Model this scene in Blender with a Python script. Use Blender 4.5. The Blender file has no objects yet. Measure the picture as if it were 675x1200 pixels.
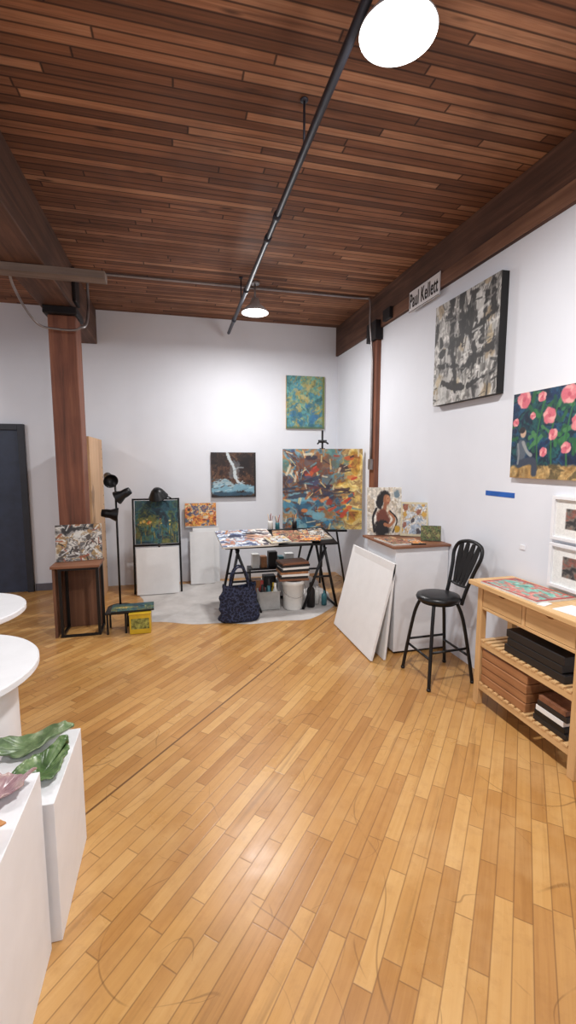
import bpy, bmesh, math, random
import numpy as np
from mathutils import Vector, Matrix
random.seed(4)
S=bpy.context.scene
try: S.view_settings.view_transform='Standard'
except Exception: pass
COL=S.collection

# ---------------------------------------------------------------- materials
def lin(c):
    c=np.asarray(c,float)/255.0
    return np.where(c<=0.04045,c/12.92,((c+0.055)/1.055)**2.4)
def L4(c):
    l=lin(c); return (float(l[0]),float(l[1]),float(l[2]),1.0)
class NB:
    def __init__(s,name):
        s.m=bpy.data.materials.new(name); s.m.use_nodes=True
        s.t=s.m.node_tree; s.t.nodes.clear()
        s.out=s.t.nodes.new('ShaderNodeOutputMaterial')
        s.b=s.t.nodes.new('ShaderNodeBsdfPrincipled')
        s.t.links.new(s.b.outputs[0],s.out.inputs[0])
    def n(s,typ,ins=None,**kw):
        nd=s.t.nodes.new(typ)
        for k,v in kw.items(): setattr(nd,k,v)
        if ins:
            for k,v in ins.items(): s.set(nd.inputs[k],v)
        return nd
    def set(s,sock,v):
        if isinstance(v,bpy.types.NodeSocket): s.t.links.new(v,sock)
        else: sock.default_value=v
    def math(s,op,a,b=None,c=None,clamp=False):
        nd=s.t.nodes.new('ShaderNodeMath'); nd.operation=op; nd.use_clamp=clamp
        s.set(nd.inputs[0],a)
        if b is not None: s.set(nd.inputs[1],b)
        if c is not None: s.set(nd.inputs[2],c)
        return nd.outputs[0]
    def ramp(s,fac,stops,interp='LINEAR'):
        nd=s.t.nodes.new('ShaderNodeValToRGB'); cr=nd.color_ramp; cr.interpolation=interp
        while len(cr.elements)<len(stops): cr.elements.new(0.5)
        for e,(p,c) in zip(cr.elements,stops):
            e.position=p; e.color=L4(c)
        s.set(nd.inputs[0],fac); return nd.outputs[0]
    def mix(s,fac,a,b,blend='MIX'):
        nd=s.t.nodes.new('ShaderNodeMix'); nd.data_type='RGBA'; nd.blend_type=blend
        s.set(nd.inputs[0],fac); s.set(nd.inputs[6],a); s.set(nd.inputs[7],b)
        return nd.outputs[2]
    def noise(s,vec=None,scale=5,detail=3,rough=.5,dist=0,dim='3D'):
        nd=s.n('ShaderNodeTexNoise',{'Scale':scale,'Detail':detail,'Roughness':rough,'Distortion':dist})
        if vec is not None: s.set(nd.inputs['Vector'],vec)
        return nd.outputs[0]
    def rng(s,v,a,b,c=0.0,d=1.0):
        return s.n('ShaderNodeMapRange',{'Value':v,'From Min':a,'From Max':b,'To Min':c,'To Max':d}).outputs[0]
    def bump(s,h,strength=.3,dist=.01):
        nd=s.n('ShaderNodeBump',{'Strength':strength,'Distance':dist,'Height':h})
        s.t.links.new(nd.outputs[0],s.b.inputs['Normal'])

def plain(name,c,rough=.5,metal=0,var=.06,scale=8,bump=0,spec=None,trans=None):
    b=NB(name); co=b.n('ShaderNodeTexCoord').outputs['Object']
    f=b.noise(co,scale,4,.6)
    c=np.array(c,float)
    lo=np.clip(c*(1-var*2),0,255); hi=np.clip(c*(1+var),0,255)
    b.set(b.b.inputs['Base Color'],b.ramp(f,[(.3,lo),(.7,hi)]))
    b.b.inputs['Roughness'].default_value=rough; b.b.inputs['Metallic'].default_value=metal
    if spec is not None: b.b.inputs['Specular IOR Level'].default_value=spec
    if trans: b.b.inputs['Transmission Weight'].default_value=trans
    if bump: b.bump(b.noise(co,scale*6,4,.6),bump,.004)
    return b.m
def emis(name,c,st):
    b=NB(name); e=b.n('ShaderNodeEmission',{'Color':L4(c),'Strength':st})
    b.t.links.new(e.outputs[0],b.out.inputs[0]); return b.m
def wood(name,cs,axis=2,rough=.5,scale=1.0):
    b=NB(name); co=b.n('ShaderNodeTexCoord').outputs['Object']
    sc=[28*scale]*3; sc[axis]=1.6*scale
    mp=b.n('ShaderNodeMapping',{'Vector':co,'Scale':sc}).outputs[0]
    f=b.noise(mp,1.0,5,.65,.6)
    f2=b.noise(co,3,2)
    fm=b.math('ADD',b.math('MULTIPLY',f,.75),b.math('MULTIPLY',f2,.25))
    b.set(b.b.inputs['Base Color'],b.ramp(fm,[(.32,cs[0]),(.5,cs[1]),(.68,cs[2])]))
    b.b.inputs['Roughness'].default_value=rough
    b.bump(f,.25,.003); return b.m

def boards(name,sdir,width,length,off,ramp,gap,gapw,rough,bumpk=.2,floor=False):
    b=NB(name)
    P=b.n('ShaderNodeNewGeometry').outputs['Position']
    def dot(v):
        nd=b.n('ShaderNodeVectorMath',operation='DOT_PRODUCT'); b.set(nd.inputs[0],P); nd.inputs[1].default_value=v; return nd.outputs['Value']
    sx,sy=sdir
    s=dot((sx,sy,0)); c=dot((sy,-sx,0))
    cw=b.math('DIVIDE',b.math('SUBTRACT',c,off),width)
    row=b.math('FLOOR',cw)
    w1=b.n('ShaderNodeTexWhiteNoise',noise_dimensions='1D'); b.set(w1.inputs['W'],row)
    sl=b.math('ADD',b.math('DIVIDE',s,length),b.math('MULTIPLY',w1.outputs[0],17.0))
    brd=b.math('FLOOR',sl)
    cv=b.n('ShaderNodeCombineXYZ',{'X':row,'Y':brd,'Z':0.0}).outputs[0]
    w2=b.n('ShaderNodeTexWhiteNoise',noise_dimensions='3D'); b.set(w2.inputs['Vector'],cv)
    h=w2.outputs[0]
    gv=b.n('ShaderNodeCombineXYZ',{'X':b.math('MULTIPLY',s,2.2),'Y':b.math('MULTIPLY',c,45 if floor else 60),'Z':b.math('ADD',b.math('MULTIPLY',h,31),row)}).outputs[0]
    g=b.noise(gv,1.0,4,.6,.8)
    kh=.55 if floor else .5
    hh=b.math('ADD',b.math('MULTIPLY',h,kh),b.math('MULTIPLY',g,1-kh))
    col=b.ramp(hh,ramp)
    f1=b.math('FRACT',cw); d1=b.math('MINIMUM',f1,b.math('SUBTRACT',1,f1))
    f2=b.math('FRACT',sl); d2=b.math('MULTIPLY',b.math('MINIMUM',f2,b.math('SUBTRACT',1,f2)),length/width)
    d=b.math('MINIMUM',d1,d2)
    gm=b.rng(d,gapw*.5,gapw*1.6,1.0,0.0)
    if floor:
        big=b.noise(P,.9,4,.6)
        col=b.mix(b.math('MULTIPLY',b.rng(big,.45,.68),.30),col,L4((150,100,52)))
        pale=b.noise(b.n('ShaderNodeMapping',{'Vector':P,'Location':(5,9,0)}).outputs[0],1.6,4,.65)
        col=b.mix(b.math('MULTIPLY',b.rng(pale,.52,.7),.35),col,L4((216,178,126)))
        fine=b.noise(P,14,4,.7)
        col=b.mix(b.math('MULTIPLY',b.rng(fine,.5,.75),.25),col,L4((142,94,50)))
        for sc,seed,wd,amt in ((1.3,3,.0012,.40),(2.1,11,.0013,.35),(.8,23,.0008,.45),(1.7,37,.0010,.4)):
            pv=b.n('ShaderNodeMapping',{'Vector':P,'Location':(seed,seed*2,0)}).outputs[0]
            nz=b.noise(pv,sc,1,.4,.8)
            li=b.rng(b.math('ABSOLUTE',b.math('SUBTRACT',nz,.5)),wd*.6,wd*1.8,1.0,0.0)
            mk=b.noise(pv,sc*1.7+.6,2,.5)
            mk=b.rng(mk,.53,.6)
            col=b.mix(b.math('MULTIPLY',b.math('MULTIPLY',li,mk),amt),col,L4((84,52,28)))
        sv=b.n('ShaderNodeCombineXYZ',{'X':b.math('MULTIPLY',s,.9),'Y':b.math('MULTIPLY',c,16),'Z':4.0}).outputs[0]
        sn=b.rng(b.noise(sv,1.0,3,.6,.3),.60,.72)
        col=b.mix(b.math('MULTIPLY',sn,.38),col,L4((110,72,38)))
        seam=b.rng(b.math('ABSOLUTE',b.math('SUBTRACT',c,-1.687)),.004,.008,1.0,0.0)
        gm=b.math('MAXIMUM',b.math('MULTIPLY',gm,.55),b.math('MULTIPLY',seam,.9))
    else:
        vo=b.n('ShaderNodeTexVoronoi',{'Scale':1.0})
        kv=b.n('ShaderNodeCombineXYZ',{'X':b.math('MULTIPLY',s,2.0),'Y':b.math('MULTIPLY',c,9.0),'Z':row}).outputs[0]
        b.set(vo.inputs['Vector'],kv)
        kn=b.rng(vo.outputs['Distance'],.05,.13,.85,0.0)
        col=b.mix(kn,col,L4((46,28,20)))
        big=b.noise(P,1.1,4,.65)
        col=b.mix(b.math('MULTIPLY',b.rng(big,.42,.68),.5),col,L4((76,50,38)))
        st=b.n('ShaderNodeCombineXYZ',{'X':b.math('MULTIPLY',s,.8),'Y':b.math('MULTIPLY',c,22),'Z':7.0}).outputs[0]
        col=b.mix(b.math('MULTIPLY',b.rng(b.noise(st,1.0,4,.7,.5),.5,.7),.5),col,L4((58,36,28)))
        gm=b.math('MULTIPLY',gm,.85)
    col=b.mix(gm,col,L4(gap))
    b.set(b.b.inputs['Base Color'],col)
    rr=b.rng(b.noise(P,3,4,.6),.3,.7,rough-.05,rough+.1)
    b.set(b.b.inputs['Roughness'],rr)
    if not floor: b.b.inputs['Specular IOR Level'].default_value=.3
    hgt=b.math('SUBTRACT',b.math('MULTIPLY',h,.25),gm)
    b.bump(hgt,bumpk,.0015)
    return b.m

a=math.radians(41.7)
M_floor=boards('maple_strip_floor',(math.sin(a),math.cos(a)),.062,.44,-1.687,
   [(.1,(158,108,54)),(.35,(182,132,74)),(.6,(197,149,87)),(.9,(212,168,108))],(104,68,38),.032,.30,.2,True)
M_ceil=boards('plank_ceiling_wood',(1,0),.060,1.7,0,
   [(.14,(80,50,36)),(.4,(124,82,58)),(.6,(152,104,76)),(.88,(196,148,114))],(36,21,16),.075,.66,.5)
def wallmat(name,c):
    b=NB(name); P=b.n('ShaderNodeNewGeometry').outputs['Position']
    b.set(b.b.inputs['Base Color'],b.ramp(b.noise(P,1.4,4,.6),[(.3,np.array(c)-5),(.7,np.array(c)+2)]))
    b.b.inputs['Roughness'].default_value=.75
    b.bump(b.noise(P,90,3,.6),.08,.002); return b.m
M_wall=wallmat('wall_paint',(222,225,232))
M_beam=wood('beam_timber',[(56,36,28),(84,56,42),(112,78,60)],1,.7,.6)
M_beam2=wood('beam_trim_timber',[(90,60,44),(118,82,62),(142,104,80)],1,.7,.6)
M_cross=wood('weathered_plank',[(92,78,70),(116,100,90),(134,118,106)],0,.7,.6)
M_col=wood('column_timber',[(82,46,32),(118,70,50),(144,92,66)],2,.6,.6)
M_black=plain('black_metal',(22,22,24),.4,.3)
M_iron=plain('cast_iron',(34,30,32),.6,.4)
M_pipe=plain('dark_pipe_metal',(58,60,70),.45,.5)
M_cond=plain('conduit_galvanised',(150,145,145),.4,.7)
M_white=plain('white_lacquer',(232,233,236),.45,0,.01)
M_canvas=plain('white_primed_canvas',(232,232,232),.8,0,.01,bump=.1)
M_tan=wood('tan_plywood',[(176,134,98),(202,162,122),(216,178,140)],2,.5,.5)
M_birch=wood('birch_wood',[(188,146,98),(214,174,122),(228,192,142)],1,.45,.7)
M_birchv=wood('birch_wood_upright',[(184,140,92),(210,168,116),(224,186,136)],2,.45,.7)
M_browntop=wood('brown_table_top',[(96,58,40),(128,84,60),(150,104,76)],0,.5,.6)
M_brownv=wood('brown_box_side',[(80,50,38),(104,70,52),(126,88,66)],2,.5,.6)
M_door=plain('door_paint',(48,56,74),.5)
M_dframe=plain('door_frame_paint',(40,42,50),.5)
M_base=plain('baseboard_paint',(100,98,106),.6)
M_yellow=plain('yellow_tin',(206,170,40),.4)
M_seat=plain('black_vinyl',(16,16,18),.35,bump=.1)
M_darkbox=plain('dark_case',(30,27,28),.5)
M_boxw=wood('cigar_box_wood',[(128,84,52),(158,108,70),(184,132,90)],1,.5,.6)
M_paper=plain('paper',(235,235,232),.8,0,.01)
M_tape=plain('blue_tape',(32,92,176),.6)
M_bucket=plain('bucket_plastic',(228,228,224),.4,0,.02)
M_clear=plain('clear_bin_plastic',(170,170,168),.3,0,.05)
M_lampw=emis('lamp_diffuser_glow',(255,252,250),12)
M_shade=plain('lamp_shade_enamel',(200,200,200),.4)
M_edge_ochre=plain('canvas_edge_ochre',(206,160,84),.7)
M_edge_black=plain('canvas_edge_black',(18,18,18),.6)
M_edge_white=plain('canvas_edge_white',(220,218,210),.7)
M_red=plain('red_label',(150,46,40),.5)
M_teal=plain('teal_jar',(60,120,130),.4)

def attrmat(name,rough=.6):
    b=NB(name); at=b.n('ShaderNodeAttribute'); at.attribute_name='Col'
    co=b.n('ShaderNodeTexCoord').outputs['Object']
    n=b.noise(co,60,5,.7,.8)
    col=b.mix(b.rng(n,.35,.65,.16,0.0),at.outputs['Color'],(0.02,0.018,0.02,1))
    b.set(b.b.inputs['Base Color'],col)
    b.b.inputs['Roughness'].default_value=rough
    b.bump(b.noise(co,45,4,.7,.6),.3,.004); return b.m
M_paint=attrmat('oil_paint')

def fabric(name,cs,sc=18,st=((.3),(.5),(.56),(.66))):
    b=NB(name); co=b.n('ShaderNodeTexCoord').outputs['Object']
    v=b.n('ShaderNodeTexVoronoi',{'Vector':co,'Scale':sc}).outputs['Distance']
    n=b.noise(co,sc*.8,3,.6,1.0)
    b.set(b.b.inputs['Base Color'],b.ramp(b.math('ADD',b.math('MULTIPLY',v,.5),b.math('MULTIPLY',n,.5)),
        [(st[0],cs[0]),(st[1],cs[1]),(st[2],cs[2]),(st[3],cs[0])]))
    b.b.inputs['Roughness'].default_value=.85; return b.m
M_tote=fabric('navy_print_fabric',[(13,15,32),(20,25,50),(60,70,102)],34)
M_cloth=plain('canvas_dropcloth',(194,190,187),.9,0,.06,2.5,.3)

# ---------------------------------------------------------------- mesh helpers
def link(ob,parent=None):
    COL.objects.link(ob)
    if parent is not None:
        ob.parent=parent; ob.matrix_parent_inverse=Matrix.Translation(parent.location).inverted()
    return ob
def empty(name,loc):
    e=bpy.data.objects.new(name,None); e.location=loc; e.empty_display_size=.1; COL.objects.link(e); return e
def mesh_obj(name,bm,mats,parent=None,smooth=False,loc=None,rot=None):
    me=bpy.data.meshes.new(name); bm.normal_update(); bm.to_mesh(me); bm.free()
    if not isinstance(mats,(list,tuple)): mats=[mats]
    for m in mats: me.materials.append(m)
    if smooth:
        for p in me.polygons: p.use_smooth=True
    ob=bpy.data.objects.new(name,me)
    if loc is not None: ob.location=loc
    if rot is not None: ob.rotation_euler=rot
    return link(ob,parent)
def bm_box(bm,lo,hi,mi=0,bev=0):
    r=bmesh.ops.create_cube(bm,size=1)
    lo=Vector(lo);hi=Vector(hi);c=(lo+hi)/2;d=hi-lo
    for v in r['verts']: v.co=Vector((v.co.x*d.x,v.co.y*d.y,v.co.z*d.z))+c
    fs=set(f for v in r['verts'] for f in v.link_faces)
    for f in fs: f.material_index=mi
    if bev:
        es=list(set(e for f in fs for e in f.edges))
        bmesh.ops.bevel(bm,geom=es,offset=bev,segments=2,profile=.5,affect='EDGES')
def box(name,lo,hi,mat,parent=None,bev=.003,rotz=0):
    lo=Vector(lo);hi=Vector(hi);c=(lo+hi)/2
    bm=bmesh.new(); bm_box(bm,lo-c,hi-c,0,bev)
    return mesh_obj(name,bm,mat,parent,loc=c,rot=(0,0,rotz))
def smooth_pts(pts,n=6,closed=False):
    P=[Vector(p) for p in pts]; out=[]; N=len(P)
    rng=range(N if closed else N-1)
    for i in rng:
        if closed: p0,p1,p2,p3=P[i-1],P[i],P[(i+1)%N],P[(i+2)%N]
        else: p0=P[max(i-1,0)];p1=P[i];p2=P[i+1];p3=P[min(i+2,N-1)]
        for k in range(n):
            t=k/n
            out.append(.5*((2*p1)+(p2-p0)*t+(2*p0-5*p1+4*p2-p3)*t*t+(3*p1-p0-3*p2+p3)*t**3))
    if not closed: out.append(P[-1])
    return out
def bm_tube(bm,pts,r,seg=10,closed=False):
    pts=[Vector(p) for p in pts]; N=len(pts); rs=r if isinstance(r,(list,tuple)) else [r]*N
    rings=[];nrm=None
    for i,p in enumerate(pts):
        if closed: t=pts[(i+1)%N]-pts[i-1]
        elif i==0: t=pts[1]-pts[0]
        elif i==N-1: t=pts[-1]-pts[-2]
        else: t=pts[i+1]-pts[i-1]
        t.normalize()
        if nrm is None:
            nrm=t.orthogonal().normalized()
        else:
            nrm=(nrm-t*nrm.dot(t)).normalized()
        bn=t.cross(nrm)
        rings.append([bm.verts.new(p+(nrm*math.cos(2*math.pi*k/seg)+bn*math.sin(2*math.pi*k/seg))*rs[i]) for k in range(seg)])
    for i in range(N if closed else N-1):
        A=rings[i];B=rings[(i+1)%N]
        for k in range(seg):
            f=bm.faces.new((A[k],A[(k+1)%seg],B[(k+1)%seg],B[k])); f.smooth=True
    if not closed:
        bm.faces.new(list(reversed(rings[0]))); bm.faces.new(rings[-1])
def tube(name,pts,r,mat,parent=None,seg=10,closed=False,sm=0):
    if sm: pts=smooth_pts(pts,sm,closed)
    bm=bmesh.new(); bm_tube(bm,pts,r,seg,closed)
    return mesh_obj(name,bm,mat,parent)
def bm_lathe(bm,prof,c,seg=40,mi=0):
    rings=[]
    for (r,z) in prof:
        if r<1e-5: rings.append([bm.verts.new((c[0],c[1],c[2]+z))])
        else: rings.append([bm.verts.new((c[0]+r*math.cos(2*math.pi*k/seg),c[1]+r*math.sin(2*math.pi*k/seg),c[2]+z)) for k in range(seg)])
    for A,B in zip(rings,rings[1:]):
        for k in range(seg):
            k2=(k+1)%seg
            if len(A)==1 and len(B)==1: continue
            if len(A)==1: f=bm.faces.new((A[0],B[k2],B[k]))
            elif len(B)==1: f=bm.faces.new((A[k],A[k2],B[0]))
            else: f=bm.faces.new((A[k],A[k2],B[k2],B[k]))
            f.smooth=True; f.material_index=mi
def lathe(name,prof,c,mat,parent=None,seg=40,rot=None,flat=False):
    bm=bmesh.new(); bm_lathe(bm,prof,(0,0,0),seg)
    bmesh.ops.recalc_face_normals(bm,faces=bm.faces)
    if flat:
        for e in bm.edges:
            if len(e.link_faces)==2 and e.link_faces[0].normal.angle(e.link_faces[1].normal,0)>.6: e.smooth=False
    ob=mesh_obj(name,bm,mat,parent,loc=c,rot=rot); return ob
def disc_prof(r,t,b=.004):
    return [(0,0),(r-b,0),(r,b),(r,t-b),(r-b,t),(0,t)]

# ---------------------------------------------------------------- paintings (numpy drawn into a colour attribute)
def vnoise(x,y,seed):
    g=np.random.RandomState(seed).rand(64,64)
    xi=np.floor(x).astype(int);yi=np.floor(y).astype(int);fx=x-xi;fy=y-yi
    fx=fx*fx*(3-2*fx);fy=fy*fy*(3-2*fy)
    G=lambda i,j:g[i%64,j%64]
    return (G(xi,yi)*(1-fx)+G(xi+1,yi)*fx)*(1-fy)+(G(xi,yi+1)*(1-fx)+G(xi+1,yi+1)*fx)*fy
def fbm(x,y,seed,o=4):
    s=0;a=1;t=0
    for i in range(o):
        s=s+a*vnoise(x*2**i+i*7.3,y*2**i+i*3.1,seed+i);t+=a;a*=.6
    return s/t
def sstep(a,b,x):
    t=np.clip((x-a)/(b-a),0,1);return t*t*(3-2*t)
def mx(c,col,m):
    m=np.clip(m,0,1)[:,None]; return c*(1-m)+np.array(col,float)[None,:]*m
def palette(f,cols):
    f=np.clip(f,0,.9999)*(len(cols)-1); i=np.floor(f).astype(int); t=(f-i)[:,None]
    t=sstep(.15,.85,t); C=np.array(cols,float)
    return C[i]*(1-t)+C[i+1]*t
class J:
    f=None; k=0
def jit(U,V):
    if J.f is None or len(J.f)!=len(U): J.f=fbm(U*15,V*15,77,3); J.f2=fbm(U*5,V*5,99,3)
    J.k+=7919
    return np.roll(J.f,J.k%len(U))*.6+np.roll(J.f2,(J.k*3)%len(U))*.4
def blob(U,V,x,y,r,seed=1,j=.35,ay=1.0,soft=.2):
    d=np.sqrt((U-x)**2+((V-y)/ay)**2)/r+(jit(U,V)-.5)*3*j
    return 1-sstep(1-soft,1+soft,d)
def seg(U,V,x0,y0,x1,y1,w,seed=1,j=.3):
    dx=x1-x0;dy=y1-y0;t=np.clip(((U-x0)*dx+(V-y0)*dy)/(dx*dx+dy*dy+1e-9),0,1)
    d=np.sqrt((U-x0-t*dx)**2+(V-y0-t*dy)**2)/w+(jit(U,V)-.5)*3*j
    return 1-sstep(.7,1.3,d)
def curve(c,U,V,pts,col,w,j=.5,al=1):
    P=smooth_pts([(p[0],p[1],0) for p in pts],5)
    m=0
    for p,q in zip(P,P[1:]): m=np.maximum(m,seg(U,V,p.x,p.y,q.x,q.y,w,1,j))
    return mx(c,col,m*al)
def oil(U,V,seed,cols,s=4,warp=.35,sx=1,sy=1):
    wu=U+warp*(fbm(U*3,V*3,seed+50)-.5); wv=V+warp*(fbm(U*3,V*3,seed+60)-.5)
    f=fbm(wu*s*sx,wv*s*sy,seed,5); r=np.argsort(np.argsort(f))/len(f)
    c=palette(r,cols)
    g=fbm(U*22*sx,V*22*sy,seed+70,3)
    return np.clip(c*(.74+.54*g)[:,None],0,255)
def scatter(c,U,V,cols,n,r0,r1,seed,xr=(0,1),yr=(0,1),ay=1,al=.9):
    R=np.random.RandomState(seed)
    for i in range(n):
        x=R.uniform(*xr);y=R.uniform(*yr);r=R.uniform(r0,r1)
        c=mx(c,cols[R.randint(len(cols))],blob(U,V,x,y,r,seed+i,.7,ay*R.uniform(.5,1.5))*al)
    return c
def strokes(c,U,V,cols,n,l0,l1,w,seed,ang=None,xr=(0,1),yr=(0,1),al=.85,sp=.2):
    R=np.random.RandomState(seed)
    for i in range(n):
        x=R.uniform(*xr);y=R.uniform(*yr);l=R.uniform(l0,l1);an=R.uniform(0,3.14) if ang is None else ang+R.normal()*sp
        c=mx(c,cols[R.randint(len(cols))],seg(U,V,x-l*math.cos(an)/2,y-l*math.sin(an)/2,x+l*math.cos(an)/2,y+l*math.sin(an)/2,w*R.uniform(.4,1.4),seed+i,.9)*al)
    return c
def p_big(U,V):
    c=oil(U,V,5,[(50,52,72),(92,62,52),(72,104,128),(132,88,56),(96,66,54),(76,118,138),(120,142,146),(160,116,72),(84,124,120)],4)
    r=sstep(.58,.86,U+(fbm(U*6,V*6,9)-.5)*.7)
    c2=oil(U,V,15,[(150,94,46),(200,152,64),(218,184,96),(228,204,134),(176,140,90),(222,190,106)],5)
    c=c*(1-r[:,None])+c2*r[:,None]
    c=mx(c,(118,64,44),blob(U,V,.45,.78,.22,1,.6,.7)*.6)
    c=scatter(c,U,V,[(54,124,160),(42,88,118),(120,172,186),(72,140,168)],22,.04,.11,31,(0,.6),(.0,.42),.6,.8)
    c=scatter(c,U,V,[(84,126,140),(70,110,104)],8,.03,.07,35,(.1,.9),(.6,1),.7,.6)
    c=scatter(c,U,V,[(206,88,46),(226,128,62),(166,58,44)],14,.02,.055,41,(.05,.95),(.2,.95),.7,.8)
    c=scatter(c,U,V,[(42,36,52),(64,72,108),(96,44,54)],12,.03,.08,51,(.05,.8),(.5,1),.6,.75)
    c=strokes(c,U,V,[(226,200,136),(60,44,50),(100,150,162),(224,210,180),(180,100,56)],80,.03,.12,.010,61,al=.75)
    c=strokes(c,U,V,[(60,44,50),(46,50,70)],10,.1,.3,.016,71,0,yr=(.38,.62),al=.8)
    c=strokes(c,U,V,[(230,150,90),(200,70,50),(70,110,130)],14,.03,.12,.014,81,0.6,xr=(.4,.9),yr=(.2,.8))
    return c
def p_teal(U,V):
    c=oil(U,V,105,[(66,112,118),(92,148,146),(80,138,158),(146,156,112),(98,152,142),(166,156,96),(70,124,142)],3.5)
    c=scatter(c,U,V,[(60,116,170),(50,104,136)],12,.04,.11,131,(.1,.8),(0,.45),.7,.6)
    c=scatter(c,U,V,[(186,154,84),(200,180,120)],12,.03,.08,141,(.2,.9),(.4,.9),.7,.6)
    c=strokes(c,U,V,[(150,180,150),(66,100,92),(180,150,84),(96,160,164)],60,.02,.12,.009,151,al=.6)
    c=mx(c,(120,124,64),sstep(.93,.95,U)*.8); return mx(c,(86,108,82),(1-sstep(.03,.05,V))*.8)
def p_river(U,V):
    c=oil(U,V,205,[(34,26,26),(66,44,36),(92,64,48),(50,34,32),(106,78,60),(44,34,34)],4)
    c=mx(c,(24,20,24),blob(U,V,.8,.75,.25,1,.8)*.7); c=mx(c,(28,22,24),blob(U,V,.15,.9,.2,1,.8)*.6)
    c=mx(c,(150,160,166),blob(U,V,.50,.60,.10,1,.9,1.8)*.45)
    c=curve(c,U,V,[(.36,.99),(.40,.86),(.47,.74),(.52,.60),(.53,.46),(.60,.34),(.72,.26)],(198,208,212),.024,1.1)
    c=curve(c,U,V,[(.52,.60),(.60,.66),(.72,.66)],(160,170,176),.014,1.0,.7)
    c=curve(c,U,V,[(.05,.16),(.25,.22),(.45,.14),(.6,.22),(.9,.18)],(128,174,194),.07,1.0,.95)
    c=curve(c,U,V,[(.06,.28),(.26,.36),(.46,.26)],(176,206,216),.045,1.1,.85)
    c=curve(c,U,V,[(.08,.08),(.4,.06),(.9,.08)],(50,84,106),.04,.9,.9)
    c=strokes(c,U,V,[(200,216,222),(90,134,156),(70,46,40)],36,.02,.12,.010,230,.2,yr=(.05,.45),al=.7)
    return mx(c,(22,18,20),np.maximum(sstep(.955,.97,U),1-sstep(.02,.035,V)))
def p_night(U,V):
    c=oil(U,V,305,[(28,48,58),(40,78,90),(56,100,100),(76,94,62),(36,62,70),(104,108,60)],4)
    c=mx(c,(160,150,66),blob(U,V,.35,.5,.25,306,.8,.5)*.6)
    c=scatter(c,U,V,[(236,196,86),(224,116,54),(240,220,150)],18,.012,.028,311,(.05,.95),(.42,.58))
    c=strokes(c,U,V,[(196,156,64),(126,76,54),(66,150,160),(44,100,110)],40,.05,.2,.009,321,1.57,yr=(.08,.45),al=.6,sp=.1)
    return mx(c,(30,72,92),(V>.75)*.6*fbm(U*6,V*6,330))
def p_orange(U,V):
    c=oil(U,V,405,[(150,76,62),(214,128,66),(230,178,86),(200,104,72),(230,206,150),(96,96,128),(220,148,76)],3)
    c=scatter(c,U,V,[(60,80,120),(230,220,196),(60,44,54)],12,.03,.09,411,al=.8)
    return strokes(c,U,V,[(240,200,110),(110,60,60)],24,.03,.12,.012,421)
def p_bw(U,V):
    c=oil(U,V,505,[(52,50,50),(116,114,112),(176,174,171),(204,202,198),(150,148,144),(128,126,122),(192,190,186),(98,96,93),(190,188,182)],3.6,.3,1.5,.75)
    c=scatter(c,U,V,[(184,162,122),(158,134,98)],12,.025,.07,515,al=.6)
    c=scatter(c,U,V,[(210,209,206),(184,184,181)],14,.03,.09,511,ay=1.8,al=.65)
    for i,(x0,y0,x1,y1,w) in enumerate([(.28,.98,.31,.60,.05),(.46,.98,.48,.56,.035),(.62,.93,.60,.60,.055),(.82,.9,.79,.5,.04),(.12,.50,.42,.58,.028),(.08,.40,.5,.32,.022),(.48,.30,.92,.42,.04),(.18,.2,.5,.12,.03),(.04,.8,.12,.6,.03),(.6,.13,.95,.2,.022),(.7,.62,.95,.70,.03),(.34,.5,.38,.2,.03),(.66,.5,.64,.2,.03),(.9,.95,.93,.7,.03)]):
        c=mx(c,(28,26,26),seg(U,V,x0,y0,x1,y1,w,520+i,1.6)*.88)
    c=strokes(c,U,V,[(24,24,24),(60,56,52),(212,212,208),(110,108,104)],60,.03,.16,.010,541,1.5,al=.7)
    return strokes(c,U,V,[(26,26,26),(220,220,216),(130,128,124)],40,.03,.16,.009,561,.1,al=.65)
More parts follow.
